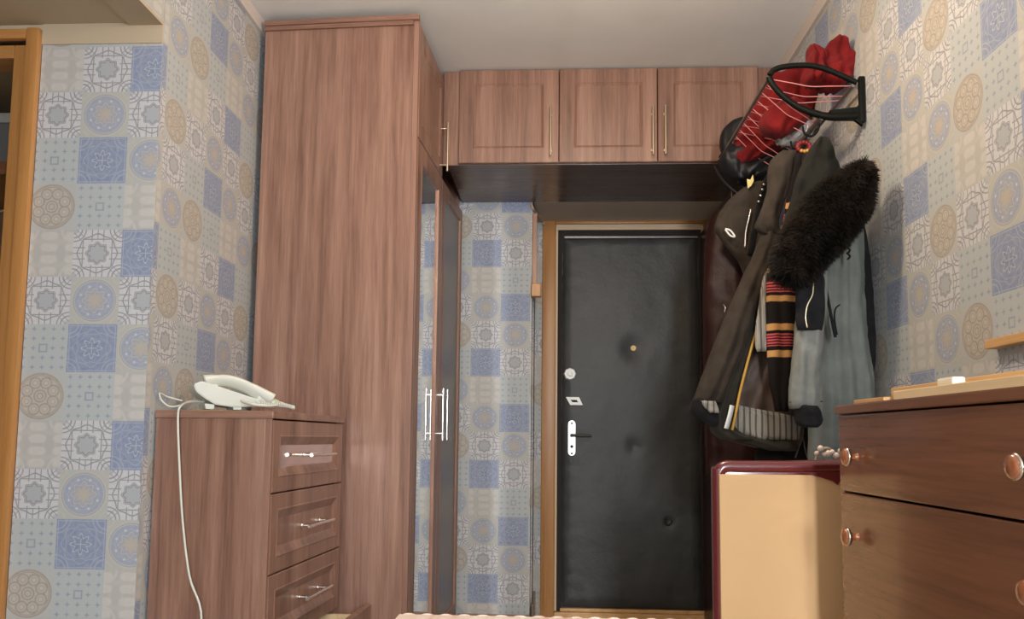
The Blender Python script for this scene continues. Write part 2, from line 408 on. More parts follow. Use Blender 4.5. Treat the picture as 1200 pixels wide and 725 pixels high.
def framed_front(plane, a0, a1, z0, z1, d, frame, rec=.007, inner=.012):
    """door front as a frame with a sloped inner moulding. plane 'x': faces +x at x=d; 'y': faces -y at y=d; returns frame bm, panel bm"""
    fr = bmesh.new(); pn = bmesh.new()
    def P(a, z, out):   # out: towards viewer of that face
        return Vector((d+out, a, z)) if plane == 'x' else Vector((a, d-out, z))
    th = .018
    loops = [((0, 0), -th), ((0, 0), -.0025), ((.0025, .0025), 0), ((frame, frame), 0), ((frame+.004, frame+.004), .0018), ((frame+inner, frame+inner), -rec)]
    rings = []
    for (e, _), out in loops:
        rings.append([fr.verts.new(P(*q, out)) for q in ((a0+e, z0+e), (a1-e, z0+e), (a1-e, z1-e), (a0+e, z1-e))])
    for i in range(len(rings)-1):
        for k in range(4): fr.faces.new([rings[i][k], rings[i][(k+1) % 4], rings[i+1][(k+1) % 4], rings[i+1][k]])
    fr.faces.new(rings[0][::-1])
    bmesh.ops.recalc_face_normals(fr, faces=fr.faces[:])
    e = frame+inner
    q = [P(a0+e, z0+e, -rec), P(a1-e, z0+e, -rec), P(a1-e, z1-e, -rec), P(a0+e, z1-e, -rec)]
    q2 = [P(a0+e, z0+e, -th+.001), P(a1-e, z0+e, -th+.001), P(a1-e, z1-e, -th+.001), P(a0+e, z1-e, -th+.001)]
    A = [pn.verts.new(v) for v in q]; Bq = [pn.verts.new(v) for v in q2]
    pn.faces.new(A); pn.faces.new(Bq[::-1])
    for k in range(4): pn.faces.new([A[k], A[(k+1) % 4], Bq[(k+1) % 4], Bq[k]])
    bmesh.ops.recalc_face_normals(pn, faces=pn.faces[:])
    return fr, pn

# ------------------------------------------------------------------ wardrobe (local: x=0 front plane, y along depth)
ang = -R(3.0)
W = empty('wardrobe', (-.517, 2.94, 0), ang, label='tall reddish ash wardrobe with mirrored doors reaching the ceiling', cat='wardrobe')
def L_(name, bm, mat, p=W, **k): return obj(name, bm, mat, p, local=True, **k)
wt = 2.512; wl = 1.055
L_('side_panel', B(-.60, -.0195, 0, .018, 0, wt, bev=.001), M['ash'])
L_('top_moulding', box(B(-.60, -.019, -.012, -.0005, wt-.036, wt-.020, bev=.002), -.60, .004, -.018, -.0005, wt-.0195, wt, bev=.003), M['ash_h'])
L_('side_panel', B(-.56, -.0195, wl-.018, wl, 0, wt), M['ash'])
L_('shelf', B(-.56, -.0195, .0185, wl-.0185, 2.044, 2.060), M['ash_h'])
L_('top_board', B(-.56, -.0195, .0185, wl-.0185, wt-.018, wt-.002), M['ash_h'])
L_('plinth', B(-.56, -.024, .0185, wl-.0185, 0, .085), M['ash_h'])
L_('back_panel', B(-.565, -.561, .0185, wl-.0185, 0, wt-.02), M['ash'])
L_('edge_strip', B(-.019, 0, -.001, .0195, .0, wt, bev=.001), M['ash_edge'])
for i, (a, b, hy) in enumerate(((.023, .503, .455), (.507, 1.035, .553))):
    fr, pn = framed_front('x', a, b, .09, 2.048, .001, .070 if i == 0 else .055, rec=.006, inner=.008)
    pmat = M['mirror'] if i == 0 else M['smoked']
    fr.faces.ensure_lookup_table()
    d = L_('door', fr, M['ash'] if i == 0 else M['ash_edge'])
    o = obj('mirror' if i == 0 else 'smoked_panel', pn, pmat, d, local=True, label='tall mirror panel' if i == 0 else 'dull smoked panel'); o.location = o.location-d.location
    h = bar_handle((.001, hy, 1.026), Zv, Xv); o = obj('handle', h, M['chrome'], d, local=True, smooth='auto', label='steel bar handle'); o.location = o.location-d.location
fr, pn = framed_front('x', .023, .503, 2.052, wt-.022, .001, .060, rec=.005)
d = L_('upper_door', fr, M['ash']); o = obj('centre_panel', pn, M['ash'], d, local=True); o.location -= d.location
o = obj('handle', bar_handle((.001, .455, 2.17), Zv, Xv), M['brass'], d, local=True, smooth='auto', label='steel bar handle'); o.location -= d.location

# ------------------------------------------------------------------ overhead cabinets
zs = 2.111; YCF = 3.462; SH = (0)
OC = empty('overhead_cabinet', (.22, 3.75, zs), 0, label='wall to wall ash overhead cabinet with three panelled doors above the entrance', cat='cabinet')
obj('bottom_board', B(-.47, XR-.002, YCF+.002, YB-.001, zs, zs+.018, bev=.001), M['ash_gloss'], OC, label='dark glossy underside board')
obj('top_board', B(-.47, XR-.002, YCF+.02, YB-.001, ZC-.022, ZC-.004), M['ash_h'], OC)
obj('filler_strip', B(-.492, -.4235, YCF, YCF+.018, zs+.001, ZC-.004, bev=.001), M['ash'], OC)
obj('end_filler', B(.868, XR-.014, YCF, YCF+.018, zs+.0185, ZC-.004, bev=.001), M['ash'], OC)
for (a, b, hx) in ((-.4215, .0125, -.022), (.0155, .436, .415), (.4395, .866, .468)):
    fr, pn = framed_front('y', a, b, zs+.004, ZC-.006, YCF-.018, .062, rec=.005, inner=.014)
    d = obj('door', fr, M['ash'], OC)
    obj('centre_panel', pn, M['ash'], d)
    obj('handle', bar_handle((hx, YCF-.018, 2.245), Zv, -Yv), M['brass'], d, smooth='auto', label='steel bar handle')

# ------------------------------------------------------------------ left chest of drawers (local y along the front, x=0 front face)
CH = empty('chest_of_drawers', (-.795, 2.28, 0), -R(3.2), label='reddish ash chest of drawers standing against the wardrobe, under the telephone', cat='chest')
ct = 1.0; cl = .645
def K_(name, bm, mat, p=CH, **k):
    o = obj(name, bm, mat, p, local=True, **k)
    return o
K_('side_panel', B(-.345, -.019, 0, .016, 0, ct-.0225, bev=.001), M['ash'])
K_('side_panel', B(-.345, -.019, cl-.016, cl, 0, ct-.0225, bev=.001), M['ash'])
K_('edge_strip', B(-.0188, -.001, 0, .012, 0, ct-.0225, bev=.0008), M['ash_edge'])
K_('back_panel', B(-.345, -.340, .0165, cl-.0165, 0, ct-.025), M['ash'])
K_('top_board', B(-.348, .004, -.003, cl+.002, ct-.022, ct, bev=.002), M['ash_h'])
K_('plinth', B(-.34, -.03, .0165, cl-.0165, 0, .085), M['ash_h'])
zz = [(.768, .974), (.541, .764), (.330, .537), (.10, .322)]
for i, (a, b) in enumerate(zz):
    out = 0.12 if i == 3 else 0
    if i == 3: b = .345
    fr, pn = framed_front('x', .014, cl-.004, a, b, out+.001, .042, rec=.010, inner=.030)
    d = K_('drawer', fr, M['ash'], label=('open bottom drawer' if i == 3 else None))
    pm = M['panel_gloss'] if i == 0 else M['ash']
    o = obj('centre_panel', pn, pm, d, local=True, label=('glossy reflecting panel' if i == 0 else None)); o.location -= d.location
    o = obj('handle', bar_handle((out-.008, cl*.56, (a+b)/2), Yv, Xv, so=.038, L=.235, sp=.165, r=.0058), M['chrome'], d, local=True, smooth='auto', label='steel bar handle'); o.location -= d.location
    bx = box(box(B(-.30+out, -.02+out, .035, .047, a+.02, b-.03), -.30+out, -.02+out, cl-.05, cl-.038, a+.02, b-.03), -.30+out, -.02+out, .047, cl-.05, a+.02, a+.026)
    box(bx, -.312+out, -.30+out, .035, cl-.038, a+.02, b-.03)
    o = obj('drawer_box', bx, M['pine_pale'], d, local=True); o.location -= d.location

# ------------------------------------------------------------------ entrance door
D1 = empty('door_1', (.42, YD, 0), kind='structure')
def D_(name, bm, mat, p=D1, **k): return obj(name, bm, mat, p, **k)
D_('casing', B(-.068, .004, YD-.022, YD, 0, 2.112, bev=.004), M['pine'], smooth='auto')
D_('casing', B(.80, .872, YD-.022, YD, 0, 2.112, bev=.004), M['pine'], smooth='auto')
D_('head_casing', B(.0045, .7995, YD-.020, YD, 2.0955, 2.112, bev=.003), M['pine_h'], smooth='auto')
D_('cream_bead', B(.0045, .016, YD-.012, YD, .03, 2.074, bev=.002), M['bead'])
D_('cream_bead', B(.788, .7995, YD-.012, YD, .03, 2.074, bev=.002), M['bead'])
D_('head_bead', B(.0045, .7995, YD-.014, YD, 2.062, 2.094, bev=.003), M['bead'])
D_('rebate', box(box(B(.0165, .042, YD, YD+.015, .03, 2.06), .765, .7875, YD, YD+.015, .03, 2.06), .042, .765, YD, YD+.015, 2.035, 2.06), M['darkhole'], label='dark gap around the leaf')
D_('threshold', box(B(.0045, .7995, YD-.03, YD+.012, 0, .028, bev=.004), .035, .785, YD-.012, YD+.012, .029, .046, bev=.003), M['pine_orange'])
# padded leaf with dimples
lf = bmesh.new(); NX, NZ = 60, 150; x0, x1, z0, z1 = .040, .772, .050, 2.032; G = []
dim = [(at(742, 408, YD), .085, .018), (at(743, 523, YD), .05, .012), (at(783, 611, YD), .03, .014)]
for j in range(NZ+1):
    rw = []
    for i in range(NX+1):
        x = x0+(x1-x0)*i/NX; z = z0+(z1-z0)*j/NZ
        e = min(i, NX-i)/NX*(x1-x0); e2 = min(j, NZ-j)/NZ*(z1-z0); ee = min(e, e2)
        dep = .020*min(1, math.sqrt(min(ee, .05)/.05))
        dep += .006*noise.noise(Vector((x*4, z*3, 1)))+.0015*noise.noise(Vector((x*14, z*10, 4)))*(1 if e > .02 else 0)
        if ee < .14: dep += .0010*math.sin((z if e < e2 else x)*78)*(1-ee/.14)
        for c, rad, h in dim:
            q = math.hypot(x-c.x, z-c.z)/rad
            if q < 3: dep -= h*math.exp(-q*q*2)
        rw.append(lf.verts.new((x, YD-.004-dep, z)))
    G.append(rw)
for j in range(NZ):
    for i in range(NX): lf.faces.new([G[j][i], G[j][i+1], G[j+1][i+1], G[j+1][i]])
box(lf, x0, x1, YD-.003, YD+.014, z0, z1)
leaf = D_('leaf', lf, M['leatherette'], smooth='auto', label='black padded leatherette door leaf')
M['foil'] = new_mat('foil_strip', (.16, .16, .16), .35, metal=.5)
D_('weather_strip', B(.05, .765, YD-.036, YD-.030, 2.010, 2.022, bev=.001), M['foil'], leaf)
def disc(c, r, d, n=20):
    t = bmesh.new(); cyl(t, c, (c[0], c[1]-d, c[2]), r, r*.85, n=n); return t
yl = YD-.028
p = at(742, 408, YD-.01); b = disc((p.x, YD-.003, p.z), .017, .018); D_('peephole', b, new_mat('dull_brass', (.30, .21, .09), .45, metal=.8), leaf, smooth='auto', label='round brass peephole')
p = at(668, 438, yl); b = disc((p.x, yl+.012, p.z), .035, .024, n=8); disc_ = disc((p.x, yl-.012, p.z), .013, .012); merge(b, disc_)
D_('lock_rosette', b, M['white'], leaf, smooth='auto', label='white eight-sided lock rosette')
p = at(673, 470, yl); b = bmesh.new()
q = [(-.045, .022), (.025, .022), (.045, -.020), (-.022, -.020)]; h = [(-.020, .007), (.012, .007), (.020, -.005), (-.010, -.005)]
prism(b, q, .012, Matrix.Translation((p.x, yl-.008, p.z)))
D_('lock_plate', b, M['white'], leaf, label='skewed white lock plate'); b = bmesh.new(); prism(b, h, .004, Matrix.Translation((p.x, yl-.0105, p.z))); D_('lock_slot', b, M['darkhole'], leaf)
p = at(670, 513, yl); b = bmesh.new()
pr = [( .019*math.cos(a), .074+.019*math.sin(a)) for a in [PI*k/8 for k in range(9)]]+[(.019*math.cos(a), -.074+.019*math.sin(a)) for a in [PI+PI*k/8 for k in range(9)]]
prism(b, pr, .012, Matrix.Translation((p.x, yl-.010, p.z))); D_('handle_plate', b, new_mat('aluminium_plate', (.72, .74, .74), .35, metal=.5), leaf, label='pale oblong handle plate')
b = bmesh.new(); cyl(b, (p.x, yl-.010, p.z+.015), (p.x, yl-.05, p.z+.015), .009); cyl(b, (p.x-.006, yl-.05, p.z+.015), (p.x+.105, yl-.05, p.z+.013), .0075, .006)
D_('lever', b, M['black'], leaf, smooth='auto', label='black door lever')
b = bmesh.new()
for dz in (.078, -.082, -.045): merge(b, disc((p.x, yl-.009, p.z+dz), .006 if dz != -.045 else .009, .003, 10))
D_('screw', b, M['darkhole'], leaf)
p = at(783, 610, YD-.02); b = bmesh.new(); tube(b, [(p.x+.018*math.cos(a), YD-.026, p.z+.020*math.sin(a)) for a in [2.2+k*.55 for k in range(9)]], .004); D_('torn_patch', b, M['darkhole'], leaf, smooth=True, label='small black tear ring')
# dark inner door leaf, opened against the right wall
D2 = empty('door_2', (.80, YD-.04, 0), R(0), kind='structure')
M['maroon'] = wood('maroon_lacquer', (.020, .006, .005), (.034, .010, .008), (.05, .016, .012), 'z', rough=.32)
b = B(.775, .812, 3.58, YD-.05, .02, 2.03, bev=.003); obj('leaf', b, M['maroon'], D2, label='dark maroon inner door leaf standing open')
for (z0, z1) in ((.2, .95), (1.1, 1.9)): obj('leaf_panel', B(.770, .7745, 3.70, 4.23, z0, z1, bev=.002), M['maroon'], D2)
# timber strip with small box on the recess corner
ts = empty('corner_batten', (-.107, YB-.01, 1.75), label='narrow pinkish wooden batten on the wall corner left of the entrance door', cat='batten')
a_ = at(625.5, 250, YB-.012); b_ = at(625.5, 333, YB-.012)
obj('strip', B(-.112, -.090, YB-.020, YB-.001, b_.z, a_.z, bev=.002), wood('pink_batten', (.26, .12, .065), (.34, .17, .10), (.42, .22, .14), 'z'), ts)
obj('end_block', B(-.117, -.068, YB-.045, YB-.001, b_.z-.066, b_.z-.001, bev=.005), M['pine'], ts, label='orange brown block')
cd = bmesh.new(); tube(cd, [at(622.5, 238, YB-.01), at(625, 245, YB-.01), at(630, 251, 4.2), at(636, 258, YD-.03), at(637, 263, YD-.03)], .006)
obj('door_cable', cd, M['bead'], smooth=True, label='short cream cable running over the top corner of the door casing', cat='cable')

# ------------------------------------------------------------------ dark chest on the right (local x=0 is the left-facing front, y grows away from the camera)
RC = empty('drawer_chest', (.563, .93, 0), R(1.7), label='dark brown lacquered chest with round knobs at the right edge of the picture', cat='chest')
rl = .672; rtz = .998
def Q_(name, bm, mat, p=RC, **k): return obj(name, bm, mat, p, local=True, **k)
Q_('top_board', B(-.006, .385, -.003, rl+.003, rtz-.017, rtz, bev=.003), M['chestwood'])
Q_('side_panel', B(.001, .38, 0, .018, 0, rtz-.0175, bev=.001), M['chestwood'])
Q_('side_panel', B(.001, .38, rl-.018, rl, 0, rtz-.0175, bev=.001), M['chestwood'])
Q_('back_panel', B(.375, .38, .0185, rl-.0185, 0, rtz-.02), M['chestwood'])
M['knob'] = new_mat('amber_knob', (.24, .075, .026), .12, coat=1, coat_rough=.04)
M['knob_metal'] = new_mat('worn_knob_rim', (.55, .48, .40), .15, metal=1)
for (z0, z1, e) in ((.838, .9785, .003), (.585, .8345, .010), (.33, .579, .010), (.08, .324, .010)):
    b = B(-.001, .017, e, rl-e, z0, z1, bev=.0025); d = Q_('drawer', b, M['chestwood'])
    d_l = d.location.copy()
    kz = (z0+z1)/2 - .006 if z0 > .8 else (z0+z1)/2+.050
    for ky in ((.068 if z0 > .8 else .055), rl-(.090 if z0 > .8 else .082)):
        k = bmesh.new(); Mx = Matrix.Translation((0, ky, kz)) @ Matrix.Rotation(-PI/2, 4, 'Y')
        lathe(k, [(.0, 0), (.009, .0), (.0065, .003), (.0055, .010), (.011, .014), (.0150, .018), (.0160, .022), (.0135, .027), (.007, .0295), (0, .030)], 20, Mx)
        o = obj('knob', k, M['knob'], d, smooth=True, local=True); o.location -= d_l
        k = bmesh.new(); lathe(k, [(.0152, .0165), (.0168, .0195), (.0168, .0215), (.0152, .0235)], 24, Mx)
        o2 = obj('knob_rim', k, M['knob_metal'], d, smooth=True, local=True); o2.location -= d_l
# planks lying on it
def plank(name, x0, x1, y0, y1, z0, z1, mat, label, cat='plank', rz=0, bev=.0015, group=None):
    o = obj(name, B(-(x1-x0)/2, (x1-x0)/2, -(y1-y0)/2, (y1-y0)/2, 0, z1-z0, bev=bev), mat, None, origin=Vector((0, 0, 0)), label=label, cat=cat, group=group)
    o.location = ((x0+x1)/2, (y0+y1)/2, z0); o.rotation_euler = (0, 0, rz); return o
plank('wooden_plank', .575, .86, .95, 1.41, .9985, 1.0145, M['pine_pale'], 'pale raw wooden plank lying lowest and widest on the dark chest', rz=R(1.7))
plank('wooden_plank', .645, .80, .97, 1.585, 1.015, 1.031, M['pine_orange'], 'orange brown plank resting on top of the pale plank', rz=R(1.7))
plank('wood_offcut', .556, .600, 1.42, 1.55, .9985, 1.006, M['pine_orange'], 'short thin orange slat at the far left end of the chest top', rz=R(1.7))
plank('small_block', .585, .605, 1.235, 1.285, 1.0147, 1.027, new_mat('white_plastic', (.85, .78, .66), .4), 'small whitish block on the edge of the pale plank', 'block', bev=.004)
p = atX(1158, 404, XR-.02)
obj('wall_batten', B(XR-.028, XR-.001, .95, p.y, 1.133, 1.153, bev=.002), M['pine_orange'], label='wooden batten fixed to the right wall above the dark chest', cat='batten')

# ------------------------------------------------------------------ upended bench board with dark red vinyl rim
BD = empty('bench_board', (.48, 1.79, 0), label='upended board, beige plywood front with dark red vinyl rim, left of the dark chest', cat='board')
M['vinyl'] = new_mat('dark_red_vinyl', (.115, .014, .016), .28, coat=.5, coat_rough=.15)
M['beige'] = plaster('beige_plywood', (.64, .41, .21), 5)
Yb = 1.76
tl, tr_, bl = at(838.5, 540, Yb), at(992, 537, Yb), at(838, 800, Yb)
zt = .886; xl, xr = tl.x, .655
v = bmesh.new()
tube(v, [(xl+.012, Yb+.03, .02), (xl+.012, Yb+.03, .4), (xl+.012, Yb+.03, zt-.06), (xl+.0135, Yb+.03, zt-.026), (xl+.026, Yb+.03, zt-.0135), (xl+.06, Yb+.03, zt-.013), ((xl+xr)/2, Yb+.03, zt-.012), (xr-.03, Yb+.03, zt-.010), (xr-.012, Yb+.03, zt-.03), (xr-.012, Yb+.03, .4), (xr-.012, Yb+.03, .02)], .014, n=12, sm=5)
box(v, xl, xr, Yb+.022, Yb+.062, 0.004, zt-.012, bev=.008)
obj('vinyl_cover', v, M['vinyl'], BD, smooth='auto')
obj('plywood_panel', B(xl+.009, xr-.004, Yb+.006, Yb+.0215, .004, zt-.028, bev=.002), M['beige'], BD)
fl = bmesh.new(); prism(fl, [(-.06, .006), (.075, .004), (.062, -.006), (.028, -.004), (.018, -.020), (.008, -.012), (-.02, -.004)], .0035, Matrix.Translation((.575, Yb+.002, zt-.027)))
obj('torn_flap', fl, M['vinyl'], BD, label='torn vinyl flap')
# beaded hair clip lying behind the board
hc = empty('hair_clip', (.60, 1.85, .885), label='pearly beaded hair clip peeking over the dark red rim', cat='hair clip')
c0 = at(966, 534, 1.80)
b = bmesh.new(); M['pearl'] = new_mat('pearl', (.80, .66, .60), .2, coat=.6)
for k in range(7):
    q = at(957+k*4.6, 534-6*math.sin(k*1.3)**2-(3 if k < 2 else 0), 1.845); ball(b, q, .0075 if k % 2 else .0055, n=10)
obj('pearls', b, M['pearl'], hc, smooth=True)
b = bmesh.new(); tube(b, [at(955, 541, 1.85), at(960, 528, 1.85), at(970, 525, 1.85), at(979, 532, 1.85), at(984, 541, 1.85)], .003); tube(b, [at(955, 541, 1.85), at(970, 546, 1.85), at(984, 541, 1.85)], .003)
obj('clip_band', b, M['brass'], hc, smooth=True)

# ------------------------------------------------------------------ telephone on the left chest
PH = empty('telephone', (-1.055, 2.345, 1.0035), R(33), label='white corded telephone on top of the reddish chest of drawers', cat='telephone')
M['phone'] = new_mat('ivory_plastic', (.62, .64, .57), .3, spec=.5)
def pp(x, y, dy=0): return Vector(((x-222)*.00282, dy, (477-y)*.00258))
def extr(poly, y0, y1, bev=.003):
    t = bmesh.new(); a = [t.verts.new(pp(x, y, y0)) for x, y in poly]; b = [t.verts.new(pp(x, y, y1)) for x, y in poly]
    t.faces.new(a[::-1]); t.faces.new(b)
    for i in range(len(poly)):
        j = (i+1) % len(poly); t.faces.new([a[i], a[j], b[j], b[i]])
    bmesh.ops.recalc_face_normals(t, faces=t.faces[:])
    bmesh.ops.bevel(t, geom=t.edges[:], offset=bev, segments=2, affect='EDGES', clamp_overlap=True); return t
obj('base', extr([(222, 448.5), (230, 444.5), (262, 455), (290, 464), (288, 472), (262, 473.5), (244, 471), (232, 463), (224, 456)], 0, .12), M['phone'], PH, smooth='auto', local=True)
for x in (234, 262): obj('foot', extr([(x, 470), (x+10, 471), (x+9, 476.3), (x+1, 476.3)], .005, .11, .001), M['phone'], PH, smooth='auto', local=True)
hs = bmesh.new()
P_ = [pp(*q, .028) for q in ((235, 447), (243, 444), (256, 442.5), (270, 446), (283, 452), (294, 459), (303, 465))]
def hr(t): return .0140+.0075*(max(0, 1-t*4.5))+.0065*max(0, (t-.62)*2.6)
tube(hs, P_, hr, n=16, sm=5, flat=1.55)
tube(hs, [pp(233, 452, .028), pp(240, 451, .028), pp(246, 453, .028)], .017, n=14, sm=3)
tube(hs, [pp(289, 461, .028), pp(298, 466, .028), pp(308, 468.5, .028)], lambda t: .018-.004*t, n=14, sm=3)
obj('handset', hs, M['phone'], PH, smooth=True, local=True)
b = bmesh.new(); cyl(b, pp(306, 466, .028), pp(311.5, 468, .028), .013, .012); obj('mouthpiece_ring', b, new_mat('pale_green_plastic', (.45, .52, .36), .4), PH, smooth='auto', local=True)
b = bmesh.new(); box(b, .028, .10, .066, .116, .058, .064, bev=.002, M=Matrix.Rotation(R(13), 4, 'Y') @ Matrix.Translation((0, 0, .012)))
for i in range(3):
    for j in range(4): box(b, .032+j*.017, .043+j*.017, .070+i*.015, .080+i*.015, .064, .067, bev=.001, M=Matrix.Rotation(R(13), 4, 'Y') @ Matrix.Translation((0, 0, .012)))
obj('keypad', b, M['phone'], PH, smooth='auto', local=True)
cc = bmesh.new(); path = spline([at(300, 471, 2.40), at(312, 474, 2.42), at(325, 474.5, 2.46), at(336, 475.5, 2.50), at(345, 478, 2.52)], 34); 
hel = []
for i, q in enumerate(path): hel.append(q+Vector((0, math.cos(i*.95), math.sin(i*.95)))*(.0052 if i > 20 else .0052*i/20))
tube(cc, hel, .0024, n=6, sm=1)
tube(cc, [at(311, 467, 2.47), at(316, 464, 2.50), at(320, 471, 2.50), at(330, 472, 2.53), at(345, 479, 2.53)], .0026)
tube(cc, [at(283, 470, 2.40), at(297, 474, 2.39), at(312, 475.5, 2.41), at(325, 475, 2.45)], .0048, n=8)
obj('curly_cord', cc, M['phone'], PH, smooth=True)
lc = bmesh.new()
tube(lc, [at(240, 471, 2.42), at(222, 471.5, 2.36), at(212, 476, 2.285), at(208.5, 489, 2.268), at(210, 540, 2.262), at(214, 610, 2.264), at(222, 675, 2.262), at(236, 728, 2.26), (-1.00, 2.25, .2), (-.98, 2.24, .01)], .0032, n=8)
tube(lc, [at(240, 471, 2.43), at(224, 470, 2.37), at(210, 475.5, 2.33), at(199, 476.5, 2.31), at(190, 470, 2.30), at(187, 461, 2.31), at(196, 465, 2.34), at(214, 470, 2.36)], .0024, n=8)
obj('line_cord', lc, M['phone'], PH, smooth=True)
nb = B(0, .20, .004, .13, 0, .004, bev=.001, M=None)
o = obj('notepad', nb, new_mat('olive_cover', (.20, .18, .035), .5), None, origin=Vector((0, 0, 0)), label='thin olive pad lying under the white telephone', cat='notepad'); o.location = (-1.055, 2.335, 1.0002); o.rotation_euler = (0, 0, R(30))
PH.location.z = 1.0045

# ------------------------------------------------------------------ ceiling lamp (above the picture)
CLp = empty('ceiling_lamp', (LAMP.x, LAMP.y, ZC-.012), label='small round ceiling lamp just above the picture', cat='lamp')
b = bmesh.new(); lathe(b, [(0, 0), (.06, 0), (.06, -.012), (.02, -.03), (0, -.03)][::-1], 24, Matrix.Translation((LAMP.x, LAMP.y, ZC-.001))); obj('ceiling_rose', b, M['white'], CLp, smooth='auto')
b = bmesh.new(); cyl(b, (LAMP.x, LAMP.y, ZC-.03), (LAMP.x, LAMP.y, ZC-.25), .012); obj('bulb_holder', b, M['white'], CLp, smooth='auto')

# ------------------------------------------------------------------ hat rack on the right wall
Yn, Yfar = 2.53, 3.30
HR = empty('hat_rack', (XR-.15, Yn, 1.9), label='black metal hat rack with strung pink cords on the right wall', cat='rack')
M['rackmetal'] = new_mat('black_metal', (.004, .0045, .003), .5, spec=.15)
loop_top = [(902, 88), (907, 82), (920, 78), (945, 76.5), (965, 80), (985, 88), (1004, 97)]
loop_bot = [(901, 90), (906, 100), (918, 113), (935, 125), (955, 133), (975, 137), (1004, 136)]
def rackpts(l, dY): return [at(x, y, Yn)+Vector((0, dY, 0)) for x, y in l]
for nm, dY in (('near', 0), ('far', Yfar-Yn)):
    b = bmesh.new()
    tube(b, rackpts(loop_top, dY), .0092, n=10); tube(b, rackpts(loop_bot, dY), lambda t: .0095+.006*max(0, t-.4), n=10)
    p1, p2 = at(1005, 92, Yn), at(1009, 147, Yn)
    box(b, XR-.020, XR-.003, Yn-.008+dY, Yn+.008+dY, p2.z+.01, p1.z+.005, bev=.002)
    q = [(at(x, y, Yn).x, at(x, y, Yn).z) for x, y in ((972, 130), (1003, 126), (1009, 120), (1010.5, 148), (1001, 141), (975, 141))]
    prism(b, q, .012, Matrix.Translation((0, Yn-.006+dY, 0)))
    obj('bracket', b, M['rackmetal'], HR, smooth='auto')
A0 = at(901, 91, Yn); A1 = A0+Vector((0, Yfar-Yn, 0)); C0 = at(963, 137, Yn); C1 = C0+Vector((0, Yfar-Yn, 0)); W0 = at(1000, 100, Yn); W1 = W0+Vector((0, Yfar-Yn, 0))
M['tube'] = new_mat('worn_steel_tube', (.18, .16, .14), .3, metal=.8)
for nm, a, b_, r in (('front_rail', A0, A1, .006), ('hook_rail', C0, C1, .009), ('wall_rail', W0, W1, .006)):
    b = bmesh.new(); cyl(b, a, b_, r); obj(nm, b, M['tube'], HR, smooth='auto')
M['pinkcord'] = new_mat('pink_cord', (.60, .22, .22), .6)
for k in range(22):
    t0 = .01+k*.042; a = A0.lerp(A1, min(t0, 1)); c = (C0 if k % 2 else W0).lerp(C1 if k % 2 else W1, min(1, t0+random.uniform(-.03, .05)))
    b = bmesh.new(); m_ = a.lerp(c, .5)-Vector((0, .0, .012+.01*random.random())); tube(b, [a, a.lerp(m_, .6), m_, c.lerp(m_, .6), c], .0017, n=5, sm=3)
    obj('cord', b, M['pinkcord'], HR, smooth=True)
for k in range(6):
    q = C0.lerp(C1, .04+k*.17)
    b = bmesh.new(); tube(b, [q, q+Vector((-.002, 0, -.03)), q+Vector((-.022, 0, -.050)), q+Vector((-.045, 0, -.040)), q+Vector((-.05, 0, -.018))], .0035, n=7, sm=4); obj('hook', b, M['rackmetal'], HR, smooth=True)

# ------------------------------------------------------------------ cloth shapes
def interp(rows, y):
    for a, b in zip(rows, rows[1:]):
        if a[0] <= y <= b[0]:
            t = (y-a[0])/(b[0]-a[0]); return [a[i]+(b[i]-a[i])*t for i in range(len(a))]
    return list(rows[0] if y < rows[0][0] else rows[-1])
def cloth(rows, Y, dep, amp=.010, nf=3, seed=0, n=44, step=5, power=1.0, wr=.006, dY=0.0, smooth=2):
    """closed hanging fabric volume: rows of (y, left, right) read on the plane at distance Y"""
    bm = bmesh.new(); uvl = bm.loops.layers.uv.new('UVMap'); y0, y1 = rows[0][0], rows[-1][0]; N = max(6, int((y1-y0)/step)); rings = []; uvs = {}
    ys = [y0+(y1-y0)*i/N for i in range(N+1)]
    lr = [interp(rows, y)[1:3] for y in ys]
    for _ in range(smooth): lr = [lr[0]]+[[(lr[i-1][k]+2*lr[i][k]+lr[i+1][k])/4 for k in (0, 1)] for i in range(1, N)]+[lr[-1]]
    for i, y in enumerate(ys):
        t = i/N; a, b = at(lr[i][0], y, Y), at(lr[i][1], y, Y)
        c = (a+b)/2; hw = (b.x-a.x)/2; e = min(1, math.sqrt(min(t, 1-t)/.10+.02)) if N > 4 else 1
        ring = []
        for k in range(n):
            th = 2*PI*k/n; cs, sn = math.cos(th), math.sin(th)
            x = c.x+hw*cs; d = dep*(.45+.55*e)*(abs(sn)**power)*(1 if sn > 0 else -1)
            u = (cs+1)/2
            fold = amp*math.sin(2*PI*nf*u+seed+2.2*noise.noise(Vector((seed, t*2.5, .3))))*abs(sn)*(.35+.65*t)
            wv = wr*noise.noise(Vector((x*24+seed, y*.045, sn*2)))+wr*.8*noise.noise(Vector((x*55+seed, y*.02, 3)))+wr*1.1*abs(noise.noise(Vector((x*13+y*.035, y*.07-x*5, seed+9))))
            yy = Y+dY*t-(-d)-(fold+wv)*(-1 if sn > 0 else 1)
            v_ = bm.verts.new((x, yy, c.z+.3*wv)); ring.append(v_); uvs[v_] = (u, y/100.0)
        rings.append(ring)
    for i in range(N):
        for k in range(n):
            f = bm.faces.new([rings[i][k], rings[i+1][k], rings[i+1][(k+1) % n], rings[i][(k+1) % n]]); f.smooth = True
            for l in f.loops: l[uvl].uv = uvs[l.vert]
    for rg, fl_ in ((rings[0], False), (rings[-1], True)):
        f = bm.faces.new(rg if not fl_ else rg[::-1])
    bmesh.ops.recalc_face_normals(bm, faces=bm.faces[:])
    return bm
def edge_of(rows, y, Y, side, dep): return at(interp(rows, y)[side], y, Y-dep)

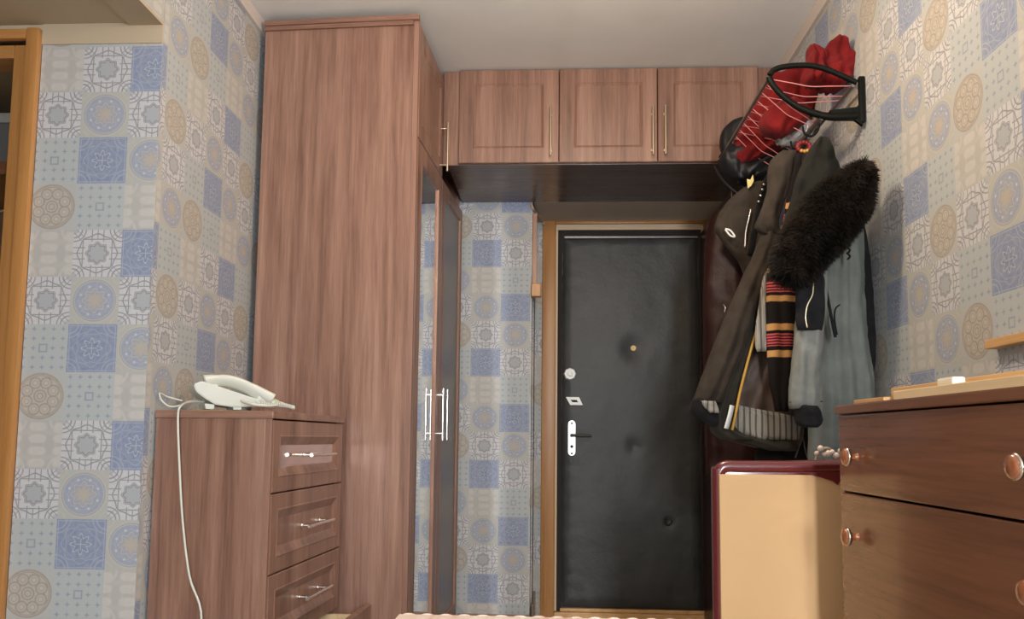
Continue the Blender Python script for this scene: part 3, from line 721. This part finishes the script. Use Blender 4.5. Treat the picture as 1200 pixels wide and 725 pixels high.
M['maroonleather'] = new_mat('maroon_leather', (.024, .006, .005), .5, spec=.3)
nt = M['maroonleather'].node_tree; bump(nt, tex_noise(nt, coords(nt), 26, 4, .6, .5), .3, .006)
M['tube'].node_tree.nodes['Principled BSDF'].inputs['Base Color'].default_value = (.30, .27, .24, 1)
M['olive'] = fabric('olive_cloth', (.029, .022, .016), (.056, .044, .034), 14)
M['olive_dark'] = fabric('dark_olive_cloth', (.007, .007, .005), (.016, .015, .011), 12)
M['olive_mid'] = fabric('olive_shade_cloth', (.024, .021, .016), (.048, .043, .034), 12)
M['brownlining'] = fabric('brown_lining', (.060, .036, .026), (.105, .068, .052), 9, rough=.55, bmp=.3, spec=.4)
M['greycloth'] = fabric('grey_cloth', (.145, .155, .145), (.245, .255, .240), 11)
M['greygreen'] = fabric('grey_green_cloth', (.105, .120, .110), (.185, .200, .185), 7, rough=.75)
M['blackcloth'] = fabric('black_cloth', (.006, .006, .007), (.016, .016, .018), 30)
M['red'] = fabric('red_cloth', (.10, .004, .005), (.22, .009, .010), 9, rough=.85, bmp=.5, sheen=.05)
M['furbase'] = new_mat('fur_base', (.010, .007, .004), .9, spec=.1)
M['bag'] = new_mat('black_bag', (.008, .008, .010), .5, spec=.35); _n = M['bag'].node_tree; bump(_n, tex_noise(_n, coords(_n), 14, 3, .5, .6), .35, .01)
M['gold'] = new_mat('gold_zip', (.52, .29, .045), .5)

def stripes(name, kind):
    m = new_mat(name, rough=.9, spec=.15); nt = m.node_tree; E.nt = nt
    t = nt.nodes.new('ShaderNodeTexCoord'); s = nt.nodes.new('ShaderNodeSeparateXYZ'); nt.links.new(t.outputs['UV'], s.inputs[0])
    u, v = E(s.outputs[0]), E(s.outputs[1])*100
    if kind == 'ticking':
        sx = nt.nodes.new('ShaderNodeSeparateXYZ'); nt.links.new(coords(nt), sx.inputs[0]); f = Frac(E(sx.outputs[0])*52); c = mixc(line(f-.5, .17), (.36, .34, .30), (.10, .095, .085)); c = mixc(line(f-.12, .035), c, (.16, .15, .14)); c = mixc(line(f-.88, .035), c, (.16, .15, .14))
    else:
        nz = E(tex_noise(nt, coords(nt), 18, 3))*4-2; v = v+nz*.5
        c = (.012, .010, .010)
        for y0, y1, col in ((238, 245, 'o'), (250, 260, 'r'), (264, 268, 'o'), (315, 320, 'o'), (330, 343, 'r'), (347, 354, 'o'), (380, 388, 'o'), (391, 406, 'r'), (411, 419, 'o')):
            mk = inside(Abs(v-(y0+y1)/2)-(y1-y0)/2, .8)
            if col == 'o': c = mixc(mk, c, (.50, .27, .10))
            else: c = mixc(mk, c, mixc(Greater(Frac(v*.30), .45), (.05, .01, .012), (.50, .09, .10)))
    bc(m, c); bump(nt, tex_noise(nt, coords(nt), 500, 2), .3, .002); return m
M['ticking'] = stripes('ticking_stripe', 'ticking'); M['scarf'] = stripes('knit_stripe', 'knit')

def hang(name, **k): return empty(name, **k)
# long maroon leather coat, deepest
MC = hang('leather_coat', loc=(.80, 3.25, 1.9), label='long dark maroon leather coat hanging beside the door at the back of the rack', cat='coat')
obj('body', cloth([(232, 862, 885), (245, 842, 892), (262, 830, 898), (285, 826, 900), (340, 824, 905), (420, 824, 915), (500, 826, 925), (556, 828, 930)], 3.25, .07, .012, 2.5, 1, wr=.008), M['maroonleather'], MC, smooth=True)
b = bmesh.new(); tube(b, [at(848, 357, 3.15), at(850, 360, 3.14), at(849, 366, 3.14)], .003); obj('zip_pull', b, M['chrome'], MC, smooth=True)
# olive jacket shoulder with pale toggle
OJ = hang('olive_jacket', loc=(.72, 3.08, 1.95), label='dark olive jacket shoulder with a white draw toggle, left of the striped scarf', cat='jacket')
obj('body', cloth([(214, 884, 900), (222, 868, 904), (235, 853, 906), (250, 842, 906), (268, 836, 905), (290, 852, 905), (306, 866, 903), (318, 871, 900), (335, 876, 897)], 3.05, .05, .008, 2, 5, step=3, power=.8), M['olive'], OJ, smooth=True)
b = bmesh.new(); tube(b, [at(880, 245, 2.98), at(877, 258, 2.985), at(874, 272, 2.99), at(873, 290, 2.99)], .0035); obj('zip', b, M['chrome'], OJ, smooth=True)
b = bmesh.new(); tube(b, [at(850, 268, 2.97), at(856, 270, 2.965), at(861, 277, 2.965), at(856, 276, 2.965), at(850, 269, 2.97)], .0035); obj('toggle', b, M['white'], OJ, smooth=True, label='white toggle')
# dark backpack strap
ST = hang('black_strap', loc=(.69, 2.92, 1.9), label='black buckled strap hanging between the two olive jackets', cat='strap')
b = bmesh.new(); tube(b, [at(905, 200, 2.92), at(898, 215, 2.92), at(892, 232, 2.92), at(886, 262, 2.92), at(879, 300, 2.93)], .017, n=10, flat=.4); obj('webbing', b, M['blackcloth'], ST, smooth=True)
b = bmesh.new()
for y in (216, 222, 229, 236): ball(b, at(895-(y-216)*.3, y, 2.90), .005, n=8)
obj('buckle', b, M['chrome'], ST, smooth=True)
# main brown-olive jacket
BJ = hang('brown_jacket', loc=(.66, 2.78, 1.9), label='large brown olive jacket hung open, striped lining hem and orange zip', cat='jacket')
slv = [(266, 893, 912), (285, 888, 910), (300, 882, 906), (320, 872, 900), (345, 861, 891), (370, 850, 883), (400, 838, 873), (430, 827, 862), (455, 817, 852), (472, 812, 845)]
obj('sleeve', cloth(slv, 2.68, .045, .007, 2, 2, wr=.006), M['olive'], BJ, smooth=True)
obj('cuff', cloth([(466, 813, 824), (472, 810, 834), (480, 808, 840), (487, 812, 842), (493, 822, 843), (498, 830, 842)], 2.69, .038, .002, 2, 2, step=2), M['blackcloth'], BJ, smooth=True, label='dark cuff')
obj('cuff_lining', cloth([(470, 821, 838), (476, 824, 841), (484, 832, 843)], 2.635, .010, .001, 2, 2, step=2), M['ticking'], BJ, smooth=True, label='striped cuff lining')
obj('body', cloth([(300, 893, 930), (340, 888, 935), (380, 880, 938), (410, 875, 940), (440, 863, 940), (470, 850, 941), (495, 838, 942), (508, 832, 942), (515, 850, 940), (521, 866, 937), (525, 885, 933)], 2.80, .055, .012, 3, 7, wr=.009, step=4), M['brownlining'], BJ, smooth=True)
obj('front_edge', cloth([(340, 885, 893), (400, 866, 884), (430, 855, 873), (455, 845, 866), (475, 839, 862), (495, 831, 858), (506, 830, 866), (515, 843, 884)], 2.72, .030, .006, 2, 4, step=4), M['olive_mid'], BJ, smooth=True, label='turned dark olive front edge')
obj('lining_hem', cloth([(474, 856, 864), (478, 855, 885), (484, 854, 912), (487, 854, 938), (494, 852, 939), (503, 852, 938), (510, 866, 937), (515, 884, 936)], 2.735, .014, .004, 4, 3, step=3, wr=.003), M['ticking'], BJ, smooth=True, label='grey ticking striped hem lining')
obj('hem', cloth([(502, 836, 850), (507, 834, 868), (512, 846, 886), (517, 862, 936), (523, 880, 937), (528, 902, 934)], 2.745, .022, .003, 2, 3, step=3), M['olive_mid'], BJ, smooth=True, label='dark lower hem')
obj('inner_facing', cloth([(318, 895, 903), (345, 891, 902), (380, 886, 901), (402, 884, 901), (412, 887, 900)], 2.64, .010, .003, 2, 3, step=4), M['ticking'], BJ, smooth=True, label='ticking striped inner facing')
b = bmesh.new(); tube(b, [at(894, 352, 2.68), at(889, 378, 2.68), at(882, 402, 2.68), at(874, 432, 2.68), at(867, 460, 2.68), at(862, 485, 2.68), at(858, 504, 2.685)], .0048, n=7); obj('zip', b, M['gold'], BJ, smooth=True, label='orange yellow zip')
b = bmesh.new(); tube(b, [at(858, 475, 2.665), at(855, 488, 2.665), at(851, 502, 2.67)], .0120, n=8, flat=.4); obj('zip_tape', b, M['white'], BJ, smooth=True, label='white zip tape end')
obj('collar_flap', cloth([(178, 914, 934), (188, 902, 934), (205, 899, 929), (222, 899, 923), (240, 894, 918), (258, 887, 912), (268, 883, 913), (276, 896, 916)], 2.66, .028, .005, 1.5, 9, step=3, power=.8), M['olive'], BJ, smooth=True, label='hanging brown olive collar flap')
# striped scarf
SF = hang('striped_scarf', loc=(.71, 2.66, 1.9), label='black knitted scarf with orange and pink stripes between the hanging jackets', cat='scarf')
obj('upper_length', cloth([(180, 932, 940), (200, 929, 938), (230, 922, 931), (250, 919, 928), (275, 914, 922)], 2.62, .010, .001, 1, 1, step=3), M['scarf'], SF, smooth=True)
obj('lower_length', cloth([(296, 900, 932), (330, 898, 933), (380, 898, 932), (420, 899, 931), (450, 902, 928), (482, 908, 924)], 2.62, .020, .004, 2, 5, step=3, wr=.003), M['scarf'], SF, smooth=True)
# grey jacket with fur hood
GJ = hang('fur_hooded_jacket', loc=(.76, 2.42, 1.9), label='grey jacket with big dark brown fur trimmed hood, hung nearest', cat='jacket')
obj('hood', cloth([(163, 958, 970), (172, 950, 975), (185, 943, 980), (205, 934, 986), (230, 928, 990), (255, 920, 985), (280, 912, 972), (305, 905, 958), (325, 905, 945)], 2.37, .035, .012, 2, 8, step=4, wr=.010), M['olive_dark'], GJ, smooth=True, label='dark green hood')
obj('sleeve', cloth([(300, 950, 966), (330, 940, 970), (380, 932, 966), (420, 929, 962), (450, 925, 961), (470, 924, 961), (479, 925, 960)], 2.35, .036, .006, 2, 6, step=4, wr=.008), M['greycloth'], GJ, smooth=True)
obj('shoulder_patch', cloth([(316, 940, 962), (326, 934, 966), (350, 932, 967), (375, 932, 966), (387, 935, 963)], 2.312, .012, .003, 1, 6, step=3), M['blackcloth'], GJ, smooth=True, label='black sleeve pocket')
b = bmesh.new(); tube(b, [at(953, 330, 2.298), at(952, 345, 2.295), at(946, 358, 2.295), at(944, 372, 2.295), at(946, 384, 2.297)], .0028, n=6); obj('pocket_zip', b, M['brass'], GJ, smooth=True)
obj('cuff', cloth([(474, 932, 956), (480, 931, 961), (490, 931, 965), (497, 932, 963), (501, 940, 958)], 2.35, .032, .002, 2, 6, step=2), M['blackcloth'], GJ, smooth=True, label='black knit cuff')
b = bmesh.new(); tube(b, [at(962, 470, 2.34), at(962, 470, 2.34)+Vector((0, .001, -.001)), at(925, 471, 2.335)], .0012, n=5, sm=2); obj('hem_seam', b, M['olive_dark'], GJ, smooth=True)
# fur: a lumpy core with individual hairs
fur_rows = [(194, 1003, 1018), (202, 986, 1020), (215, 966, 1021), (228, 950, 1021), (243, 938, 1019), (258, 928, 1010), (272, 918, 1000), (286, 910, 988), (300, 905, 972), (314, 904, 960), (324, 908, 950), (333, 920, 945)]
core = cloth([(y, l+3, r-3) for y, l, r in fur_rows], 2.31, .050, .010, 2, 3, step=3, wr=.014)
hair = bmesh.new(); core.faces.ensure_lookup_table(); rnd = random.Random(5)
areas = [f.calc_area() for f in core.faces]; tot = sum(areas)
flow = Vector((.45, -.1, -.35))
for f, a in zip(core.faces, areas):
    nn = 19000*a/tot; cnt = int(nn)+(rnd.random() < nn-int(nn)); 
    if len(f.verts) > 4: cnt = min(cnt, 60)
    vs = [v.co for v in f.verts]; nrm = f.normal
    for _ in range(cnt):
        if len(vs) == 4:
            s, t = rnd.random(), rnd.random(); p = vs[0].lerp(vs[1], s).lerp(vs[3].lerp(vs[2], s), t)
        else: p = f.calc_center_median()+Vector((rnd.uniform(-.01, .01), rnd.uniform(-.03, .03), 0))
        d = (nrm*.9+Vector((rnd.uniform(-.5, .5), rnd.uniform(-.5, .5), rnd.uniform(-.6, .3)))*.8+Vector((0, 0, -.25))).normalized()
        Ln = rnd.uniform(.014, .030); sd = d.cross(Vector((rnd.random(), rnd.random(), rnd.random()))).normalized()*.0009
        tip = p+d*Ln+Vector((0, 0, -.004)); mid = p+d*Ln*.55
        a_, b2, c_, e_ = hair.verts.new(p-sd), hair.verts.new(p+sd), hair.verts.new(mid+sd*.6), hair.verts.new(tip)
        hair.faces.new([a_, b2, c_]); hair.faces.new([a_, c_, e_])
fo = obj('fur_trim', core, M['furbase'], GJ, smooth=True, label='dark brown fur trim')
mf = new_mat('fur_hair', (.030, .019, .010), .7, spec=.25); n_ = tex_noise(mf.node_tree, coords(mf.node_tree), 9, 3); bc(mf, ramp(mf.node_tree, n_, [(.38, (.004, .003, .002)), (.66, (.018, .011, .006))]))
obj('fur_hair', hair, mf, fo, kind='stuff')
# long grey-green coat
GC = hang('grey_green_coat', loc=(.82, 2.5, 1.85), label='long grey green coat hanging against the right wall, under the fur hood', cat='coat')
obj('body', cloth([(238, 985, 1009), (260, 960, 1011), (300, 955, 1012), (350, 953, 1013), (400, 951, 1017), (440, 949, 1024), (490, 948, 1025), (536, 947, 1024), (560, 947, 1024)], 2.475, .050, .014, 3.5, 2, wr=.008, step=5), M['greygreen'], GC, smooth=True)
b = bmesh.new(); tube(b, [at(962, 320, 2.36), at(968, 340, 2.35), at(973, 365, 2.35), at(979, 395, 2.355)], .0045, n=7); tube(b, [at(984, 357, 2.36), at(979, 362, 2.355), at(978, 374, 2.355), at(981, 392, 2.36)], .0025, n=6)
obj('drawstring', b, M['blackcloth'], GC, smooth=True, label='black drawstring')
b = bmesh.new(); 
for y in (282, 289, 296): tube(b, [at(992, y, 2.352), at(996, y+4, 2.35), at(993, y+8, 2.352)], .003, n=6)
obj('fastener', b, M['blackcloth'], GC, smooth=True)
BC = hang('black_garment', loc=(.9, 2.55, 1.8), label='narrow black garment edge between the grey green coat and the wallpaper', cat='coat')
obj('body', cloth([(262, 1000, 1012), (290, 1000, 1018), (340, 1000, 1022), (380, 1000, 1025), (425, 1000, 1026), (442, 1006, 1022)], 2.52, .02, .003, 1, 3), M['blackcloth'], BC, smooth=True)
# black bag hanging low with grey strap
LB = hang('black_bag', loc=(.73, 2.9, 1.0), label='black cloth bag hanging low behind the striped jacket hem', cat='bag')
obj('body', cloth([(500, 900, 946), (515, 890, 948), (530, 885, 948), (560, 884, 950), (600, 886, 950), (620, 890, 945)], 2.90, .05, .006, 2, 3), M['blackcloth'], LB, smooth=True)
b = bmesh.new(); tube(b, [at(941, 512, 2.82), at(936, 524, 2.81), at(932, 536, 2.82)], .0045, n=6, flat=.5); tube(b, [at(941, 512, 2.82), at(943, 524, 2.81), at(946, 536, 2.82)], .003, n=6, flat=.5); obj('strap', b, M['greycloth'], LB, smooth=True, label='grey strap')
# red clothes in the rack
def bundle(rows, Y, dep, seed, wr=.02, amp=.012, **k): return cloth(rows, Y, dep, amp, 2.5, seed, wr=wr, step=3, **k)
RS = tag(obj('red_sweater', bundle([(83, 925, 960), (92, 903, 962), (105, 895, 962), (120, 884, 958), (135, 876, 950), (150, 868, 945), (165, 862, 932), (178, 860, 915), (188, 866, 890)], 3.02, .10, 3, wr=.03, dY=.08), M['red'], smooth=True), 'crumpled dark red sweater filling the hat rack', 'sweater')
_rh = bundle([(54, 972, 982), (59, 966, 989), (66, 961, 997), (75, 958, 1001), (87, 957, 1000), (98, 958, 998), (106, 965, 985)], 2.66, .060, 9, wr=.030, amp=.014)
merge(_rh, bundle([(57, 946, 951), (62, 946, 961), (70, 945, 970), (82, 942, 972), (94, 938, 972), (101, 945, 965)], 2.65, .04, 12, wr=.02, amp=.012))
RH = tag(obj('red_hood', _rh, M['red'], smooth=True), 'bright red folded cloth sticking up highest above the rack', 'cloth')
RB = tag(obj('red_bonnet', bundle([(118, 915, 930), (124, 903, 945), (134, 893, 950), (145, 888, 945), (154, 892, 930), (160, 905, 920)], 2.72, .05, 14, wr=.014, amp=.008), M['red'], smooth=True), 'rounded red knitted bundle bulging low in the middle of the rack', 'hat')
tag(obj('dark_cap', bundle([(140, 862, 872), (146, 850, 878), (158, 844, 884), (172, 843, 880), (184, 848, 872)], 3.22, .05, 21, wr=.006, amp=.002), M['bag'], smooth=True), 'dark round cap at the far left end of the rack', 'cap')
tag(obj('leather_bag', bundle([(170, 858, 905), (178, 847, 930), (190, 841, 935), (200, 846, 915), (208, 856, 893), (213, 866, 884)], 3.10, .06, 25, wr=.020, amp=.012), M['bag'], smooth=True), 'shiny black bag lying beneath the red clothes in the rack', 'bag')
tag(obj('plastic_bag', bundle([(146, 928, 950), (153, 916, 955), (162, 908, 950), (170, 912, 930)], 2.80, .03, 33, wr=.02, amp=.008), new_mat('crumpled_plastic', (.50, .50, .49), .2, coat=.5, Alpha=.9), smooth=True), 'crumpled greyish plastic bag beside the hook rail', 'bag')
b = bmesh.new(); tube(b, [at(838, 195, 3.2), at(845, 208, 3.15), at(856, 220, 3.12), at(868, 229, 3.10)], .006, n=8); tag(obj('umbrella_strap', b, M['bag'], smooth=True), 'thin black strap looping below the far end of the rack', 'strap')
b = bmesh.new(); prism(b, [(at(x, y, 2.99).x, at(x, y, 2.99).z) for x, y in ((875, 210), (879, 211), (882, 205), (883, 212), (880, 218), (876, 221))], .004, Matrix.Translation((0, 2.985, 0))); tag(obj('yellow_tag', b, new_mat('yellow_card', (.75, .66, .26), .6)), 'yellow paper tag hanging under the black bag', 'tag')
# beaded scrunchie on a hook
SR = hang('hair_band', loc=(.76, 2.46, 1.84), label='dark red and gold hair band on a rack hook', cat='hair band')
c = at(942, 172, 2.64); b = bmesh.new()
for k in range(12):
    a = 2*PI*k/12; ball(b, c+Vector((.020*math.cos(a), 0, .015*math.sin(a))), .008, n=8)
obj('band', b, new_mat('dark_red_velvet', (.20, .012, .016), .5), SR, smooth=True)
b = bmesh.new()
for k in (8, 9, 10): a = 2*PI*k/12; ball(b, c+Vector((.018*math.cos(a), -.006, .013*math.sin(a)-.004)), .006, n=8)
obj('gold_bead', b, M['gold'], SR, smooth=True)

# ------------------------------------------------------------------ low table in front with a scalloped cloth
TY = 1.0; tz = at(640, 723.5, TY).z
xa, xb = at(468, 721, TY).x, at(820, 721, TY).x
TB = empty('side_table', ((xa+xb)/2, TY-.18, 0), label='small table under the picture bottom edge, only its cloth edge showing', cat='table')
obj('table_top', B(xa+.01, xb-.01, TY-.36, TY-.006, tz-.022, tz-.002, bev=.003), M['ash_h'], TB)
for x in (xa+.03, xb-.03):
    for y in (TY-.34, TY-.03): obj('leg', B(x-.014, x+.014, y-.014, y+.014, 0, tz-.0225, bev=.002), M['ash'], TB)
b = B(xa, xb, TY-.37, TY, tz-.0018, tz+.0006)
nsc = 16
for k in range(nsc):
    x = xa+(k+.5)*(xb-xa)/nsc; r = (xb-xa)/nsc/2*.9
    t = bmesh.new(); cyl(t, (x, TY+.001, tz-.003), (x, TY+.0035, tz-.003), r, n=16); bmesh.ops.scale(t, vec=(1, 1, .45), verts=t.verts, space=Matrix.Translation((-x, 0, -(tz-.003)))); merge(b, t)
tc = wood('crochet_cloth', (.55, .33, .25), (.70, .52, .42), (.80, .68, .58), 'y', fine=60, streak=30)
tag(obj('table_cloth', b, tc), 'cream and pink scalloped cloth edge along the bottom of the picture', 'tablecloth')
